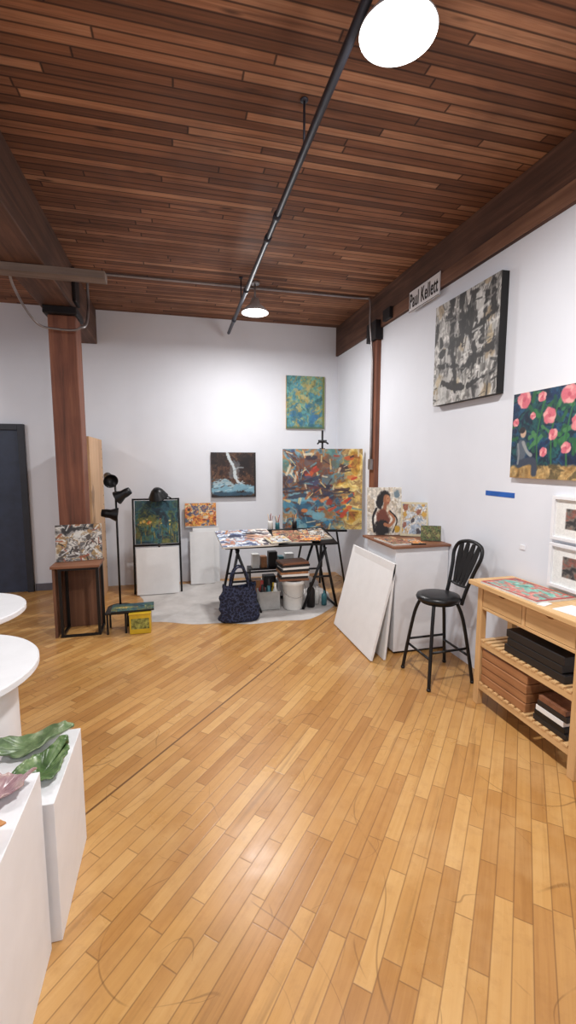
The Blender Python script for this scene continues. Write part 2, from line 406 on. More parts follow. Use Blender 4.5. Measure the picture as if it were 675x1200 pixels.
def p_flower(U,V):
    c=oil(U,V,605,[(14,30,54),(20,46,80),(30,74,100),(18,42,60),(28,80,82),(16,36,56)],3)
    R=np.random.RandomState(6)
    for i in range(80):
        x=R.uniform(.32,1.5) if i%4 else R.uniform(0,1.5);y=R.uniform(.35,1.0)
        an=R.uniform(0,3.14);c=mx(c,[(40,96,58),(56,120,70),(28,78,64),(74,130,80)][i%4],seg(U,V,x,y,x+.10*math.cos(an),y-.1*abs(math.sin(an)),.022,610+i,.7)*.9)
    for i in range(6): c=curve(c,U,V,[(.42+.2*i,.15),(.40+.2*i,.5),(.47+.2*i,.85)],(48,104,62),.010,.5)
    fl=[(.17,.92,.10),(.06,.66,.045),(.56,.70,.085),(.62,.49,.06),(.80,.90,.10),(.80,.34,.06),(.50,.30,.05),(.95,.60,.09),(1.1,.8,.1),(1.3,.5,.1),(1.15,.3,.08),(.32,.72,.04),(.44,.92,.055)]
    for i,(x,y,r) in enumerate(fl):
        for k in range(6):
            an=k*1.047+i; c=mx(c,[(222,132,140),(234,164,162),(210,108,122)][k%3],blob(U,V,x+r*.5*math.cos(an),y+r*.5*math.sin(an),r*.58,660+i*5+k,.4))
        c=mx(c,(186,78,96),blob(U,V,x,y,r*.26,760+i,.5)*.7)
    g=1-sstep(.13,.17,V+(fbm(U*6,V*6,780)-.5)*.1)
    gc=oil(U,V,790,[(122,96,54),(166,130,78),(188,156,102),(100,86,58)],5)
    c=c*(1-g[:,None])+gc*g[:,None]
    c=mx(c,(88,98,110),blob(U,V,.17,.34,.085,1,.15,1.5))            # torso
    c=curve(c,U,V,[(.14,.16),(.27,.20),(.37,.19),(.38,.06)],(60,68,84),.042,.2)   # legs
    c=curve(c,U,V,[(.19,.42),(.26,.31),(.32,.27)],(150,154,154),.022,.2)  # arm
    c=curve(c,U,V,[(.11,.40),(.13,.28),(.12,.17)],(130,134,138),.014,.2)
    c=mx(c,(198,166,142),blob(U,V,.185,.53,.045,800,.12,1.2)); c=mx(c,(50,44,48),blob(U,V,.170,.565,.046,801,.15,.8))
    return c
def p_stand(U,V):
    c=oil(U,V,905,[(44,42,44),(130,126,122),(200,196,188),(160,132,90),(106,102,102),(208,204,196),(80,70,66)],3.5)
    c=scatter(c,U,V,[(220,220,216),(58,52,50),(170,128,76)],14,.03,.09,911,al=.8)
    return strokes(c,U,V,[(30,26,26),(226,226,222),(150,74,50)],40,.05,.2,.014,921,al=.8)
def p_face(U,V):
    c=oil(U,V,1005,[(214,208,194),(228,224,214),(200,186,164),(220,212,200)],4)
    k=(30,26,28)
    c=mx(c,k,blob(U,V,.50,.82,.15,1,.2,.75)); c=mx(c,k,blob(U,V,.36,.7,.10,1,.3,1.4))
    c=mx(c,(172,112,78),blob(U,V,.56,.74,.10,1,.12,1.15)); c=mx(c,(196,138,100),blob(U,V,.60,.76,.05,1,.12,1.4))
    c=mx(c,(150,60,50),blob(U,V,.61,.68,.022,1,.1,.5)); c=mx(c,k,blob(U,V,.60,.77,.018,1,.1,.4))
    c=curve(c,U,V,[(.52,.64),(.5,.55),(.46,.46)],(160,100,70),.045,.2)
    c=mx(c,(116,62,46),blob(U,V,.46,.34,.20,1,.3,.9)); c=mx(c,k,blob(U,V,.42,.14,.24,1,.3,.7))
    c=curve(c,U,V,[(.64,.48),(.78,.34),(.66,.2),(.5,.22)],(176,116,82),.035,.3)
    c=curve(c,U,V,[(.26,.55),(.16,.35),(.2,.08)],k,.03,.4); c=curve(c,U,V,[(.66,.5),(.86,.32),(.74,.06)],k,.018,.4)
    c=mx(c,(214,166,64),blob(U,V,.86,.12,.08,1,.4)); c=mx(c,(120,140,150),blob(U,V,.86,.86,.08,1,.4))
    return c
def p_small(U,V):
    c=oil(U,V,1105,[(206,202,194),(158,172,188),(220,216,208),(188,160,120),(196,202,206)],3)
    c=scatter(c,U,V,[(60,90,140),(54,50,56),(210,160,60),(146,80,58)],14,.04,.09,1111,al=.85)
    fr=np.maximum(np.maximum(1-sstep(.05,.07,U),sstep(.93,.95,U)),np.maximum(1-sstep(.05,.07,V),sstep(.93,.95,V)))
    return mx(c,(216,204,170),fr)
def p_flatA(U,V):
    c=oil(U,V,1205,[(200,208,218),(70,84,122),(226,226,224),(140,160,190),(176,120,96),(220,216,208),(70,62,74)],2.4)
    c=mx(c,(44,50,80),blob(U,V,.3,.6,.12,1,.5,.7)); c=mx(c,(188,140,110),blob(U,V,.62,.55,.12,1,.4,1.1)); c=mx(c,(40,34,40),blob(U,V,.62,.72,.12,1,.4,.5))
    return strokes(c,U,V,[(36,34,50),(226,226,224),(170,110,70)],26,.08,.3,.016,1211)
def p_flatB(U,V):
    c=oil(U,V,1305,[(114,64,54),(176,122,90),(106,108,78),(150,86,74),(196,160,114),(86,76,80)],3)
    return strokes(c,U,V,[(216,186,160),(60,44,56),(166,72,64)],30,.05,.2,.014,1311)
def p_flatC(U,V):
    c=oil(U,V,1405,[(110,170,156),(136,190,176),(196,116,108),(208,142,132),(118,170,158),(160,84,86)],2.4)
    fr=np.maximum(np.maximum(1-sstep(.03,.05,U),sstep(.95,.97,U)),np.maximum(1-sstep(.04,.06,V),sstep(.94,.96,V)))
    return mx(strokes(c,U,V,[(50,80,66),(200,100,76)],12,.08,.3,.014,1411),(176,60,60),fr)
def p_green(U,V):
    return oil(U,V,1505,[(50,58,32),(100,114,62),(86,70,46),(140,140,84)],3)
def p_photo(U,V):
    c=oil(U,V,1605,[(56,54,56),(120,112,104),(140,90,80),(86,98,92)],3)
    m=np.minimum(np.minimum(U,1-U),np.minimum(V,1-V)); return mx(c,(236,236,232),1-sstep(.22,.24,m))

def painting(name,loc,w,h,rotz,tilt,depth,fn,edge,parent=None,res=120,aspect=False):
    """canvas; local origin at bottom centre of the BACK; faces -Y"""
    nx=max(20,int(res*math.sqrt(w/h)));ny=max(20,int(res*math.sqrt(h/w)))
    us=np.linspace(0,1,nx+1);vs=np.linspace(0,1,ny+1)
    UU,VV=np.meshgrid(us,vs); U=UU.ravel();V=VV.ravel()
    n=len(U)
    co=np.stack([(U-.5)*w,np.full(n,-depth-.0006),V*h],1)
    bx=[(-w/2,-depth,0),(w/2,-depth,0),(w/2,-depth,h),(-w/2,-depth,h),(-w/2,0,0),(w/2,0,0),(w/2,0,h),(-w/2,0,h)]
    verts=np.vstack([co,np.array(bx)])
    faces=[]
    for j in range(ny):
        for i in range(nx):
            a0=j*(nx+1)+i; faces.append((a0,a0+1,a0+nx+2,a0+nx+1))
    ng=len(faces); o=n
    faces+=[(o+0,o+1,o+2,o+3),(o+5,o+4,o+7,o+6),(o+4,o+0,o+3,o+7),(o+1,o+5,o+6,o+2),(o+3,o+2,o+6,o+7),(o+4,o+5,o+1,o+0)]
    me=bpy.data.meshes.new(name); me.from_pydata(verts.tolist(),[],faces)
    me.materials.append(M_paint); me.materials.append(edge)
    mi=np.zeros(len(faces),int); mi[ng:]=1; me.polygons.foreach_set('material_index',mi.tolist())
    J.f=None
    rgb=fn(U*(w/h) if aspect else U,V)
    rgb=np.clip(rgb,0,255); l=lin(rgb)
    arr=np.ones((len(verts),4)); arr[:n,:3]=l
    ca=me.color_attributes.new('Col','FLOAT_COLOR','POINT'); ca.data.foreach_set('color',arr.ravel().astype(np.float32))
    me.update()
    ob=bpy.data.objects.new(name,me); ob.location=loc; ob.rotation_euler=(tilt,0,rotz)
    return link(ob,parent)
R90=math.radians(-90)

# ---------------------------------------------------------------- room
box('floor',(-6,-4,-.1),(2.6,6.2,0),M_floor,bev=0)
box('ceiling',(-6,-4,3.4),(2.6,6.2,3.5),M_ceil,bev=0)
box('wall_back',(-6,6.0,0),(2.6,6.2,3.4),M_wall,bev=0)
box('wall_right',(2.2,-4,0),(2.4,6.0,3.02),M_wall,bev=0)
box('beam_right',(2.17,-4,3.02),(2.45,6.0,3.4),M_beam,bev=.006)
box('trim_beam_right',(2.158,-4,3.02),(2.17,4.55,3.13),M_beam2,bev=.003)
box('beam_left',(-1.16,-4,3.0),(-.88,6.0,3.4),M_beam,bev=.008)
box('baseboard_back',(-1.72,5.985,0),(-1.2,6.0,.09),M_base)
e=empty('timber_column',(-.98,4.78,0))
box('shaft',(-1.10,4.66,0),(-.86,4.9,2.93),M_col,e,.012)
box('capital',(-1.13,4.62,2.93),(-.84,4.94,3.0),M_iron,e,.01)
box('bracket',(-.88,4.66,3.06),(-.85,4.86,3.36),M_iron,e,.006)
e=empty('wall_timber_column',(2.18,4.7,0))
box('shaft',(2.15,4.64,0),(2.21,4.78,2.92),M_col,e,.004)
box('capital',(2.11,4.60,2.9),(2.2,4.84,3.10),M_iron,e,.006)
box('bolt_plate',(2.12,4.3,3.03),(2.17,4.46,3.14),M_iron,e,.004)
box('crossbar_plank',(-3.2,3.72,2.94),(-.47,3.84,2.998),M_cross,bev=.006)
e=empty('door_1',(-2.2,5.98,0))
box('frame_right',(-1.80,5.95,0),(-1.73,6.0,2.03),M_dframe,e)
box('frame_left',(-2.72,5.95,0),(-2.65,6.0,2.03),M_dframe,e)
box('frame_top',(-2.65,5.95,1.96),(-1.80,6.0,2.03),M_dframe,e)
box('leaf',(-2.65,5.97,.01),(-1.80,5.995,1.96),M_door,e)
tube('handle',[(-2.55,5.97,.98),(-2.55,5.92,.98),(-2.45,5.92,.98)],.01,M_cond,e)

e=empty('electrical_conduit',(0,4.82,3.37))
tube('run',[(-.80,4.55,2.80),(-.77,4.58,2.82),(-.76,4.66,2.9),(-.77,4.82,3.1),(-.77,4.82,3.25),(-.76,4.82,3.34),(-.7,4.82,3.375),(.2,4.82,3.38),(.83,4.82,3.38),(1.6,4.82,3.38),(2.05,4.82,3.38),(2.10,4.76,3.36),(2.10,4.72,3.28),(2.10,4.72,3.1),(2.12,4.71,2.85),(2.135,4.71,2.6),(2.135,4.71,1.62)],.012,M_cond,e,8,sm=5)
box('switch_box',(2.12,4.67,1.5),(2.15,4.75,1.62),M_cond,e)
tube('flexible_cable',[(-1.75,3.3,3.2),(-1.45,3.6,3.2),(-1.22,3.95,3.1),(-1.2,4.1,2.97),(-1.2,4.4,2.88),(-1.14,4.56,2.80),(-1.0,4.58,2.78),(-.86,4.58,2.78),(-.80,4.55,2.80)],.010,M_cond,e,8,sm=5)
e=empty('ceiling_pipe',(.675,3,3.16))
tube('pipe',[(.675,-4,3.16),(.675,5.72,3.16)],.019,M_pipe,e,14)
for i,y in enumerate((2.37,4.63,-.5)):
    tube('hanger_%d'%i,[(.675,y,3.16),(.675,y,3.4)],.006,M_pipe,e,8)
    lathe('hanger_flange_%d'%i,disc_prof(.02,.012),(.675,y,3.388),M_pipe,e)
for i,y in enumerate((1.2,3.0,3.3,4.3,5.2)):
    tube('coupling_%d'%i,[(.675,y-.03,3.16),(.675,y+.03,3.16)],.025,M_pipe,e,14)

def pendant(x,y,z,power,r=.125):
    e=empty('pendant_lamp',(x,y,z))
    tube('stem',[(x,y,z+.13),(x,y,3.4)],.009,M_cond,e)
    lathe('canopy',disc_prof(.05,.02),(x,y,3.38),M_cond,e)
    lathe('shade',[(r+.012,0),(r+.014,.004),(r*.8,.05),(r*.42,.085),(r*.3,.14),(0,.145)],(x,y,z),M_shade,e)
    lathe('diffuser',[(0,-.022),(r*.5,-.016),(r*.85,-.004),(r,.006),(0,.01)],(x,y,z),M_lampw,e)
    ld=bpy.data.lights.new('lamp_light','AREA'); ld.shape='DISK'; ld.size=r*1.9; ld.energy=power; ld.color=(1,.985,.97)
    lo=bpy.data.objects.new('lamp_light',ld); lo.location=(x,y,z-.03); link(lo,e)
    pd=bpy.data.lights.new('bulb_glow','POINT'); pd.energy=power*.16; pd.shadow_soft_size=.07; pd.color=(1,.985,.97)
    po=bpy.data.objects.new('bulb_glow',pd); po.location=(x,y,z-.11); link(po,e)
pendant(.81,1.63,3.11,58)
pendant(.83,4.72,3.10,46)
pendant(.83,-1.5,3.11,52)  # unseen, behind camera: row of pendants continued, added as fill light
pendant(-2.7,1.6,3.11,42)  # unseen pendant added out of frame to light the left side
pendant(-3.0,4.2,3.11,22)  # second added pendant, also out of view, brightening the left back

# ---------------------------------------------------------------- wall art
painting('abstract_teal_painting',(1.735,5.999,2.035),.54,.70,0,0,.03,p_teal,M_edge_ochre)
painting('river_painting',(.745,5.999,1.12),.59,.59,0,0,.04,p_river,M_edge_black)
painting('black_white_abstract_painting',(2.199,3.09,2.06),.78,.80,R90,0,.06,p_bw,M_edge_black,res=200)
painting('pink_flower_painting',(2.199,2.155,1.49),.81,.54,R90,0,.03,p_flower,M_edge_ochre,res=200,aspect=True)
for z0,z1 in ((1.135,1.395),(.85,1.115)):
    e=empty('framed_picture',(2.19,2.03,z0))
    h=z1-z0
    for nm,lo,hi in (('rail_top',(2.17,1.86,z1-.02),(2.199,2.2,z1)),('rail_bottom',(2.17,1.86,z0),(2.199,2.2,z0+.02)),('stile_a',(2.17,1.86,z0+.02),(2.199,1.88,z1-.02)),('stile_b',(2.17,2.18,z0+.02),(2.199,2.2,z1-.02))):
        box(nm,lo,hi,M_white,e,.002)
    painting('print',(2.199,2.03,z0+.02),.30,h-.04,R90,0,.012,p_photo,M_paper,e,60)
box('blue_tape_strip',(2.198,2.54,1.35),(2.2005,2.83,1.385),M_tape,bev=0)
box('wall_outlet',(2.194,2.42,1.02),(2.2,2.46,1.05),M_white,bev=.001)
e=empty('name_sign',(2.15,3.71,2.97))
box('sign_board',(2.145,3.46,2.965),(2.157,3.95,3.15),M_white,e,.001)
box('sign_border_top',(2.1435,3.46,3.143),(2.1455,3.95,3.15),M_black,e,0)
box('sign_border_bottom',(2.1435,3.46,2.965),(2.1455,3.95,2.97),M_black,e,0)
fc=bpy.data.curves.new('sign_text','FONT'); fc.body='Paul Kellett'; fc.size=.115; fc.offset=.0018; fc.extrude=.0008; fc.space_character=1.08
fo=bpy.data.objects.new('tmp',fc); COL.objects.link(fo); bpy.context.view_layer.update()
me=bpy.data.meshes.new_from_object(fo.evaluated_get(bpy.context.evaluated_depsgraph_get())); bpy.data.objects.remove(fo)
xs=[v.co.x for v in me.vertices]; ys=[v.co.y for v in me.vertices]; cx=(max(xs)+min(xs))/2; cy=(max(ys)+min(ys))/2; kx=.46/(max(xs)-min(xs)); ky=.125/(max(ys)-min(ys))
for v in me.vertices: v.co.x=(v.co.x-cx)*kx; v.co.y=(v.co.y-cy)*ky
me.materials.clear(); me.materials.append(M_black)
to=bpy.data.objects.new('lettering',me); to.location=(2.1435,3.705,3.057); to.rotation_euler=(math.pi/2,0,R90); link(to,e)

# ---------------------------------------------------------------- white cabinet + things
e=empty('white_cabinet',(1.95,3.52,0))
box('body',(1.71,3.25,.02),(2.195,3.80,.895),M_white,e,.004)
box('plinth',(1.73,3.27,0),(2.19,3.78,.02),M_darkbox,e,0)
box('top',(1.67,3.22,.895),(2.198,3.83,.915),M_browntop,e,.004)
painting('curved_figure_painting',(1.865,3.78,.916),.32,.44,math.radians(-12),math.radians(-7),.02,p_face,M_edge_white)
painting('small_framed_painting',(2.09,3.64,.916),.24,.31,math.radians(-32),math.radians(-10),.02,p_small,M_edge_white)
for i,(x,y,c) in enumerate(((2.07,3.40,M_edge_ochre),(2.14,3.37,M_edge_white))):
    painting('mini_canvas',(x,y,.916),.09,.13,math.radians(-30),math.radians(-14),.02,p_green,c,res=40)
def flatpic(name,cx,cy,z,w,h,rz,fn,edge,t=.012,tilt=0):
    p=painting(name,(0,0,0),w,h,0,0,t,fn,edge,res=100)
    M=Matrix.Translation((cx,cy,z+.0005))@Matrix.Rotation(rz,4,'Z')@Matrix.Rotation(tilt,4,'X')@Matrix.Rotation(-math.pi/2,4,'X')@Matrix.Translation((0,0,-h/2))
    p.matrix_world=M; return p
flatpic('flat_painting',1.78,3.44,.915,.18,.34,.05,p_flatB,M_edge_white)
flatpic('flat_painting',1.93,3.36,.915,.12,.22,-.1,p_orange,M_edge_black)
ph=-math.atan2(.195,.78)
def panel(name,loc,w,h,rz,tilt,t=.02):
    bm=bmesh.new(); bm_box(bm,(-w/2,-t,0),(w/2,0,h),0,.002)
    return mesh_obj(name,bm,M_canvas,loc=loc,rot=(tilt,0,rz))
panel('white_panel',(1.485,3.59,.005),.86,.805,R90,ph)
panel('white_panel',(1.60,3.56,.003),.80,.79,R90,-math.atan2(.07,.78))

# ---------------------------------------------------------------- stool
sx,sy=1.84,2.83
e=empty('bar_stool',(sx,sy,0))
lathe('seat',[(0,0),(.13,0),(.152,.008),(.158,.025),(.15,.042),(.11,.052),(0,.055)],(sx,sy,.585),M_seat,e)
lathe('seat_pan',disc_prof(.13,.014),(sx,sy,.572),M_black,e)
feet=[(-.17,-.19),(-.17,.18),(.2,-.16),(.2,.19)]; tops=[(-.09,-.09),(-.09,.09),(.1,-.09),(.1,.09)]
for i,(f,t) in enumerate(zip(feet,tops)):
    pts=[(sx+f[0],sy+f[1],.006),(sx+f[0]*.75+t[0]*.25,sy+f[1]*.75+t[1]*.25,.2),(sx+f[0]*.35+t[0]*.65,sy+f[1]*.35+t[1]*.65,.46),(sx+t[0],sy+t[1],.575)]
    tube('leg_%d'%(i+1),pts,.0125,M_black,e,10,sm=5)
    lathe('foot_%d'%(i+1),disc_prof(.015,.02),(sx+f[0],sy+f[1],0),M_seat,e)
def legpt(i,k):
    f=feet[i];t=tops[i]; return (sx+f[0]*(1-k)+t[0]*k,sy+f[1]*(1-k)+t[1]*k,.575*k)
for n_,(i,j,k) in enumerate(((0,1,.36),(2,3,.36),(0,2,.44),(1,3,.44))):
    tube('stretcher_%d'%n_,[legpt(i,k),legpt(j,k)],.009,M_black,e)
bx=lambda y,z:.12+.10*max(0,(z-.58))/.4 -.25*y*y*1.2+.01
def bp(y,z): return (sx+bx(y,z),sy+y-.03*(z-.58)/.4,z)
tube('back_frame',[bp(-.10,.57),bp(-.105,.68),bp(-.13,.82),bp(-.155,.92),bp(-.13,.985),bp(-.06,1.01),bp(0,1.015),bp(.06,1.01),bp(.13,.985),bp(.155,.92),bp(.13,.82),bp(.105,.68),bp(.10,.57)],.0135,M_black,e,10,sm=6)
tube('back_lower_rail',[bp(-.105,.70),bp(0,.69),bp(.105,.70)],.009,M_black,e,10,sm=4)
for k in range(4):
    yb=(-1.5+k)*.036; yt=(-1.5+k)*.066
    bm=bmesh.new(); prev=None
    for q in range(11):
        t=q/10; z=.70+.30*t; y=yb+(yt-yb)*t; w=.009+.024*max(0,math.sin(math.pi*min(1,t*.8+.1)))*(.4+.6*t)
        p1=Vector(bp(y-w,z));p2=Vector(bp(y+w,z)); o=Vector((.004,0,0))
        ring=[bm.verts.new(p) for p in (p1-o,p2-o,p2+o,p1+o)]
        if prev:
            for s_ in range(4): bm.faces.new((prev[s_],prev[(s_+1)%4],ring[(s_+1)%4],ring[s_]))
        prev=ring
    mesh_obj('back_slat_%d'%k,bm,M_black,e)

# ---------------------------------------------------------------- birch kitchen cart
e=empty('wooden_utility_cart',(2.02,2.06,0))
X0,X1,Y0,Y1=1.89,2.17,1.67,2.46
for i,(x,y) in enumerate(((X0,Y0),(X0,Y1-.045),(X1-.04,Y0),(X1-.04,Y1-.045))):
    box('post_%d'%i,(x,y,0),(x+.04,y+.045,.80),M_birchv,e,.003)
box('top',(1.845,1.63,.80),(2.185,2.50,.83),M_birch,e,.004)
box('apron_back',(X1-.02,Y0+.045,.66),(X1-.005,Y1-.045,.80),M_birch,e)
box('apron_near',(X0+.04,Y0+.01,.66),(X1-.04,Y0+.03,.80),M_birch,e)
box('apron_far',(X0+.04,Y1-.03,.66),(X1-.04,Y1-.01,.80),M_birch,e)
ym=(Y0+Y1)/2
box('divider',(X0+.002,ym-.012,.66),(X0+.25,ym+.012,.80),M_birchv,e)
def drawer(n,ya,yb):
    bm=bmesh.new(); seg_=14; cy=(ya+yb)/2; top=.792; rr=.035
    prof=[(ya,.672),(yb,.672),(yb,top),(cy+rr,top)]+[(cy+rr*math.cos(t),top-rr*.6*math.sin(t)) for t in [math.pi*k/seg_ for k in range(1,seg_)]]+[(cy-rr,top),(ya,top)]
    A=[bm.verts.new((X0+.004,y,z)) for y,z in prof];B=[bm.verts.new((X0+.02,y,z)) for y,z in prof]
    bm.faces.new(A);bm.faces.new(list(reversed(B)))
    for k in range(len(A)): bm.faces.new((A[k],B[k],B[(k+1)%len(A)],A[(k+1)%len(A)]))
    bmesh.ops.recalc_face_normals(bm,faces=bm.faces)
    mesh_obj('drawer_front_%d'%n,bm,M_birch,e)
    box('drawer_bottom_%d'%n,(X0+.02,ya,.672),(X0+.24,yb,.68),M_birch,e,0)
    box('drawer_inner_%d'%n,(X0+.235,ya,.68),(X0+.24,yb,.78),M_boxw,e,0)
drawer(1,Y0+.05,ym-.016); drawer(2,ym+.016,Y1-.05)
box('drawer_rail',(X0+.004,Y0+.045,.648),(X0+.03,Y1-.045,.668),M_birch,e)
for nm,z in (('upper',.40),('lower',.11)):
    box('shelf_rail_front_'+nm,(X0+.004,Y0+.045,z),(X0+.024,Y1-.045,z+.04),M_birch,e)
    box('shelf_rail_back_'+nm,(X1-.024,Y0+.045,z),(X1-.004,Y1-.045,z+.04),M_birch,e)
    nsl=15
    for k in range(nsl):
        y=Y0+.05+(Y1-Y0-.1-.03)*k/(nsl-1)
        box('slat_%s_%d'%(nm,k),(X0+.0,y,z+.04),(X1-.002,y+.03,z+.052),M_birch,e,.001)
flatpic('flat_painting',2.0,2.18,.83,.44,.27,math.radians(92),p_flatC,M_edge_white)
box('paper_sheet',(1.90,1.72,.8305),(2.05,1.88,.833),M_paper,bev=0,rotz=.15)
box('paper_card',(1.87,1.92,.8305),(1.95,1.96,.834),M_paper,bev=0,rotz=.3)
e=empty('black_portfolio_boxes',(2.03,1.95,.45))
zz=.4525
for k,(a0,b0,h) in enumerate(((1.78,2.22,.05),(1.80,2.2,.045),(1.79,2.21,.05))):
    box('case_%d'%k,(1.91,a0,zz),(2.15,b0,zz+h-.003),M_darkbox,e,.004); zz+=h
e=empty('wooden_box_stack',(2.03,2.25,.16))
zz=.1625
for k in range(4):
    box('box_%d'%k,(1.90+.004*(k%2),2.02,zz),(2.15,2.405,zz+.052),M_boxw,e,.004); zz+=.056
e=empty('book_pile',(2.03,1.86,.16))
zz=.1625
for k,m in enumerate((M_darkbox,M_black,M_paper,M_darkbox,M_browntop)):
    box('book_%d'%k,(1.91,1.75+.01*(k%3),zz),(2.13,1.97-.008*k,zz+.03),m,e,.002); zz+=.0315

# ---------------------------------------------------------------- back corner : drop cloth, table, easel
bm=bmesh.new(); NX,NY=110,80; g=[]
for j in range(NY+1):
    row=[]
    for i in range(NX+1):
        s_=i/NX;t=j/NY
        x=(-.30-.22*t)+( (1.72+.08*t)-(-.30-.22*t))*s_
        yf=4.52-.30*math.sin(math.pi*min(1,s_*1.25)*.62)+ .42*max(0,(s_-.75)/.25)**2 + .02*math.sin(s_*23)
        y=yf+(5.86-yf)*t
        x+=.02*math.sin(t*14+s_*3)
        z=.002+.008*max(0,math.sin(x*11+y*6+1.6*math.sin(y*4)))**8+.010*max(0,math.sin(x*4.1-y*9+2*math.sin(x*3)))**12
        if j==0 or i in (0,NX): z=.001
        row.append(bm.verts.new((x,y,z)))
    g.append(row)
for j in range(NY):
    for i in range(NX): f=bm.faces.new((g[j][i],g[j][i+1],g[j+1][i+1],g[j+1][i])); f.smooth=True
mesh_obj('drop_cloth',bm,M_cloth)

e=empty('drafting_table',(1.06,4.7,0))
tl=math.atan2(.10,.5)
bm=bmesh.new(); bm_box(bm,(-.60,0,-.02),(.60,.50,0),0,.003)
mesh_obj('table_top',bm,M_black,e,loc=(1.06,4.45,.73),rot=(tl,0,0))
for nm,ax,sgn in (('left',.60,-1),('right',1.52,1)):
    for yy in (4.50,4.86):
        zt=.70 if yy<4.6 else .775
        tube('leg_%s_outer_%d'%(nm,int(yy*10)),[(ax,yy,zt),(ax+sgn*.15,yy,.015)],.015,M_black,e)
        tube('leg_%s_inner_%d'%(nm,int(yy*10)),[(ax+sgn*.02,yy,zt-.02),(ax-sgn*.23,yy,.015)],.015,M_black,e)
        tube('brace_%s_%d'%(nm,int(yy*10)),[(ax+sgn*.08,yy,.36),(ax-sgn*.12,yy,.36)],.011,M_black,e)
    tube('foot_bar_%s'%nm,[(ax+sgn*.15,4.50,.018),(ax+sgn*.15,4.86,.018)],.012,M_black,e)
    tube('foot_bar2_%s'%nm,[(ax-sgn*.23,4.50,.018),(ax-sgn*.23,4.86,.018)],.012,M_black,e)
tube('long_brace',[(.7,4.86,.36),(1.45,4.86,.36)],.011,M_black,e)
def on_table(name,cx,d,w,h,rz,fn,t,lift=0.0,mat=None):
    y=4.45+d*math.cos(tl); z=.73+d*math.sin(tl)+.001+lift
    return flatpic(name,cx,y,z,w,h,rz,fn,mat or M_edge_white,t,tl)
on_table('flat_painting',.70,.22,.58,.48,.08,p_flatA,.018)
on_table('flat_painting',1.20,.22,.40,.36,-.15,p_flatB,.012)
on_table('flat_painting',1.48,.26,.28,.32,.1,p_stand,.014)
on_table('flat_painting',1.02,.10,.24,.18,.3,p_small,.010,.019)
on_table('flat_painting',1.38,.10,.22,.16,-.3,p_orange,.010,.019,M_edge_black)
for i,(x,r,h,m) in enumerate(((1.02,.03,.09,M_bucket),(1.10,.025,.07,M_teal),(1.30,.028,.08,M_darkbox))):
    y=4.45+.47*math.cos(tl); z=.73+.47*math.sin(tl)+.012
    e=empty('brush_jar',(x,y,z))
    lathe('jar',[(0,0),(r,0),(r,h*.85),(r*.9,h),(r*.8,h),(r*.85,h*.1),(0,h*.1)],(x,y,z),m,e,24)
    for k in range(4):
        an=k*1.6+i; tube('brush_%d'%k,[(x,y,z+.015),(x+.03*math.cos(an),y+.015*math.sin(an),z+h+.06+.01*k)],.003,(M_browntop,M_black,M_birch,M_red)[k],e,6)

e=empty('studio_easel',(1.70,5.2,0))
th=math.radians(-15)
ex,ey=1.70,5.12
def E(lx,ly,z): return (ex+lx*math.cos(th)-ly*math.sin(th),ey+lx*math.sin(th)+ly*math.cos(th),z)
tube('mast',[E(0,.03,.3),E(0,.05,1.96)],.012,M_black,e)
tube('leg_left',[E(-.36,.02,.012),E(-.02,.05,1.75)],.012,M_black,e)
tube('leg_right',[E(.30,.02,.012),E(.02,.05,1.75)],.012,M_black,e)
tube('leg_rear',[E(0,.35,.012),E(0,.06,1.7)],.012,M_black,e)
tube('ledge',[E(-.30,-.045,.765),E(.30,-.045,.765)],.014,M_black,e)
tube('crossbar',[E(-.22,.03,.765),E(.19,.03,.765)],.01,M_black,e)
tube('clamp',[E(-.06,-.05,1.80),E(-.03,.03,1.83),E(.03,.03,1.83),E(.06,-.05,1.80)],.01,M_black,e)
tube('knob',[E(-.05,.04,1.83),E(.05,.04,1.83)],.018,M_black,e)
painting('large_abstract_painting',E(0,-.01,.78),.95,.96,th,math.radians(-2),.035,p_big,M_edge_ochre,res=220)

e=empty('tote_bag',(.58,4.36,0))
bm=bmesh.new(); rings=[]
for q in range(17):
    t=q/16; w=.20*(1-.22*t*t)+.010*math.sin(q*1.3); d=.085*(1-.45*t); z=.010+.36*t
    ring=[]
    for k in range(40):
        an=2*math.pi*k/40; cx_=math.copysign(abs(math.cos(an))**.6,math.cos(an)); sy_=math.copysign(abs(math.sin(an))**.75,math.sin(an))
        bulge=1+.05*math.sin(3*an+q*.5)+.03*math.sin(7*an-q*.8)
        ring.append(bm.verts.new((.58+w*cx_*bulge,4.36+d*sy_*bulge,z+(.02*math.sin(an*2+1)*t**4))))
    rings.append(ring)
bm.faces.new(list(reversed(rings[0])))
for A,B in zip(rings,rings[1:]):
    for k in range(40): f=bm.faces.new((A[k],A[(k+1)%40],B[(k+1)%40],B[k])); f.smooth=True
mesh_obj('bag_body',bm,M_tote,e)
for s_,yy in enumerate((4.32,4.40)):
    tube('handle_%d'%s_,[(.49,yy,.35),(.51,yy,.47),(.56,yy,.55),(.62,yy,.54),(.66,yy,.46),(.67,yy,.35)],.009,M_tote,e,8,sm=5)
e=empty('plastic_bucket',(1.20,4.56,0))
lathe('pail',[(0,0),(.10,0),(.105,.01),(.118,.27),(.125,.275),(.125,.30),(.12,.315),(.112,.315),(.1,.02),(0,.015)],(1.20,4.58,.010),M_bucket,e)
tube('bail_handle',[(1.075,4.58,.27),(1.09,4.47,.2),(1.2,4.43,.16),(1.31,4.47,.2),(1.325,4.58,.27)],.003,M_cond,e,6,sm=5)
e=empty('paint_pad_stack',(1.2,4.6,.33))
zz=.327
for k,m in enumerate((M_browntop,M_darkbox,M_paper,M_boxw,M_darkbox,M_paper,M_darkbox,M_browntop)):
    box('pad_%d'%k,(1.04+.01*(k%3),4.50,zz),(1.36-.012*(k%2),4.72,zz+.024),m,e,.002,rotz=.03*(k-3)); zz+=.0252
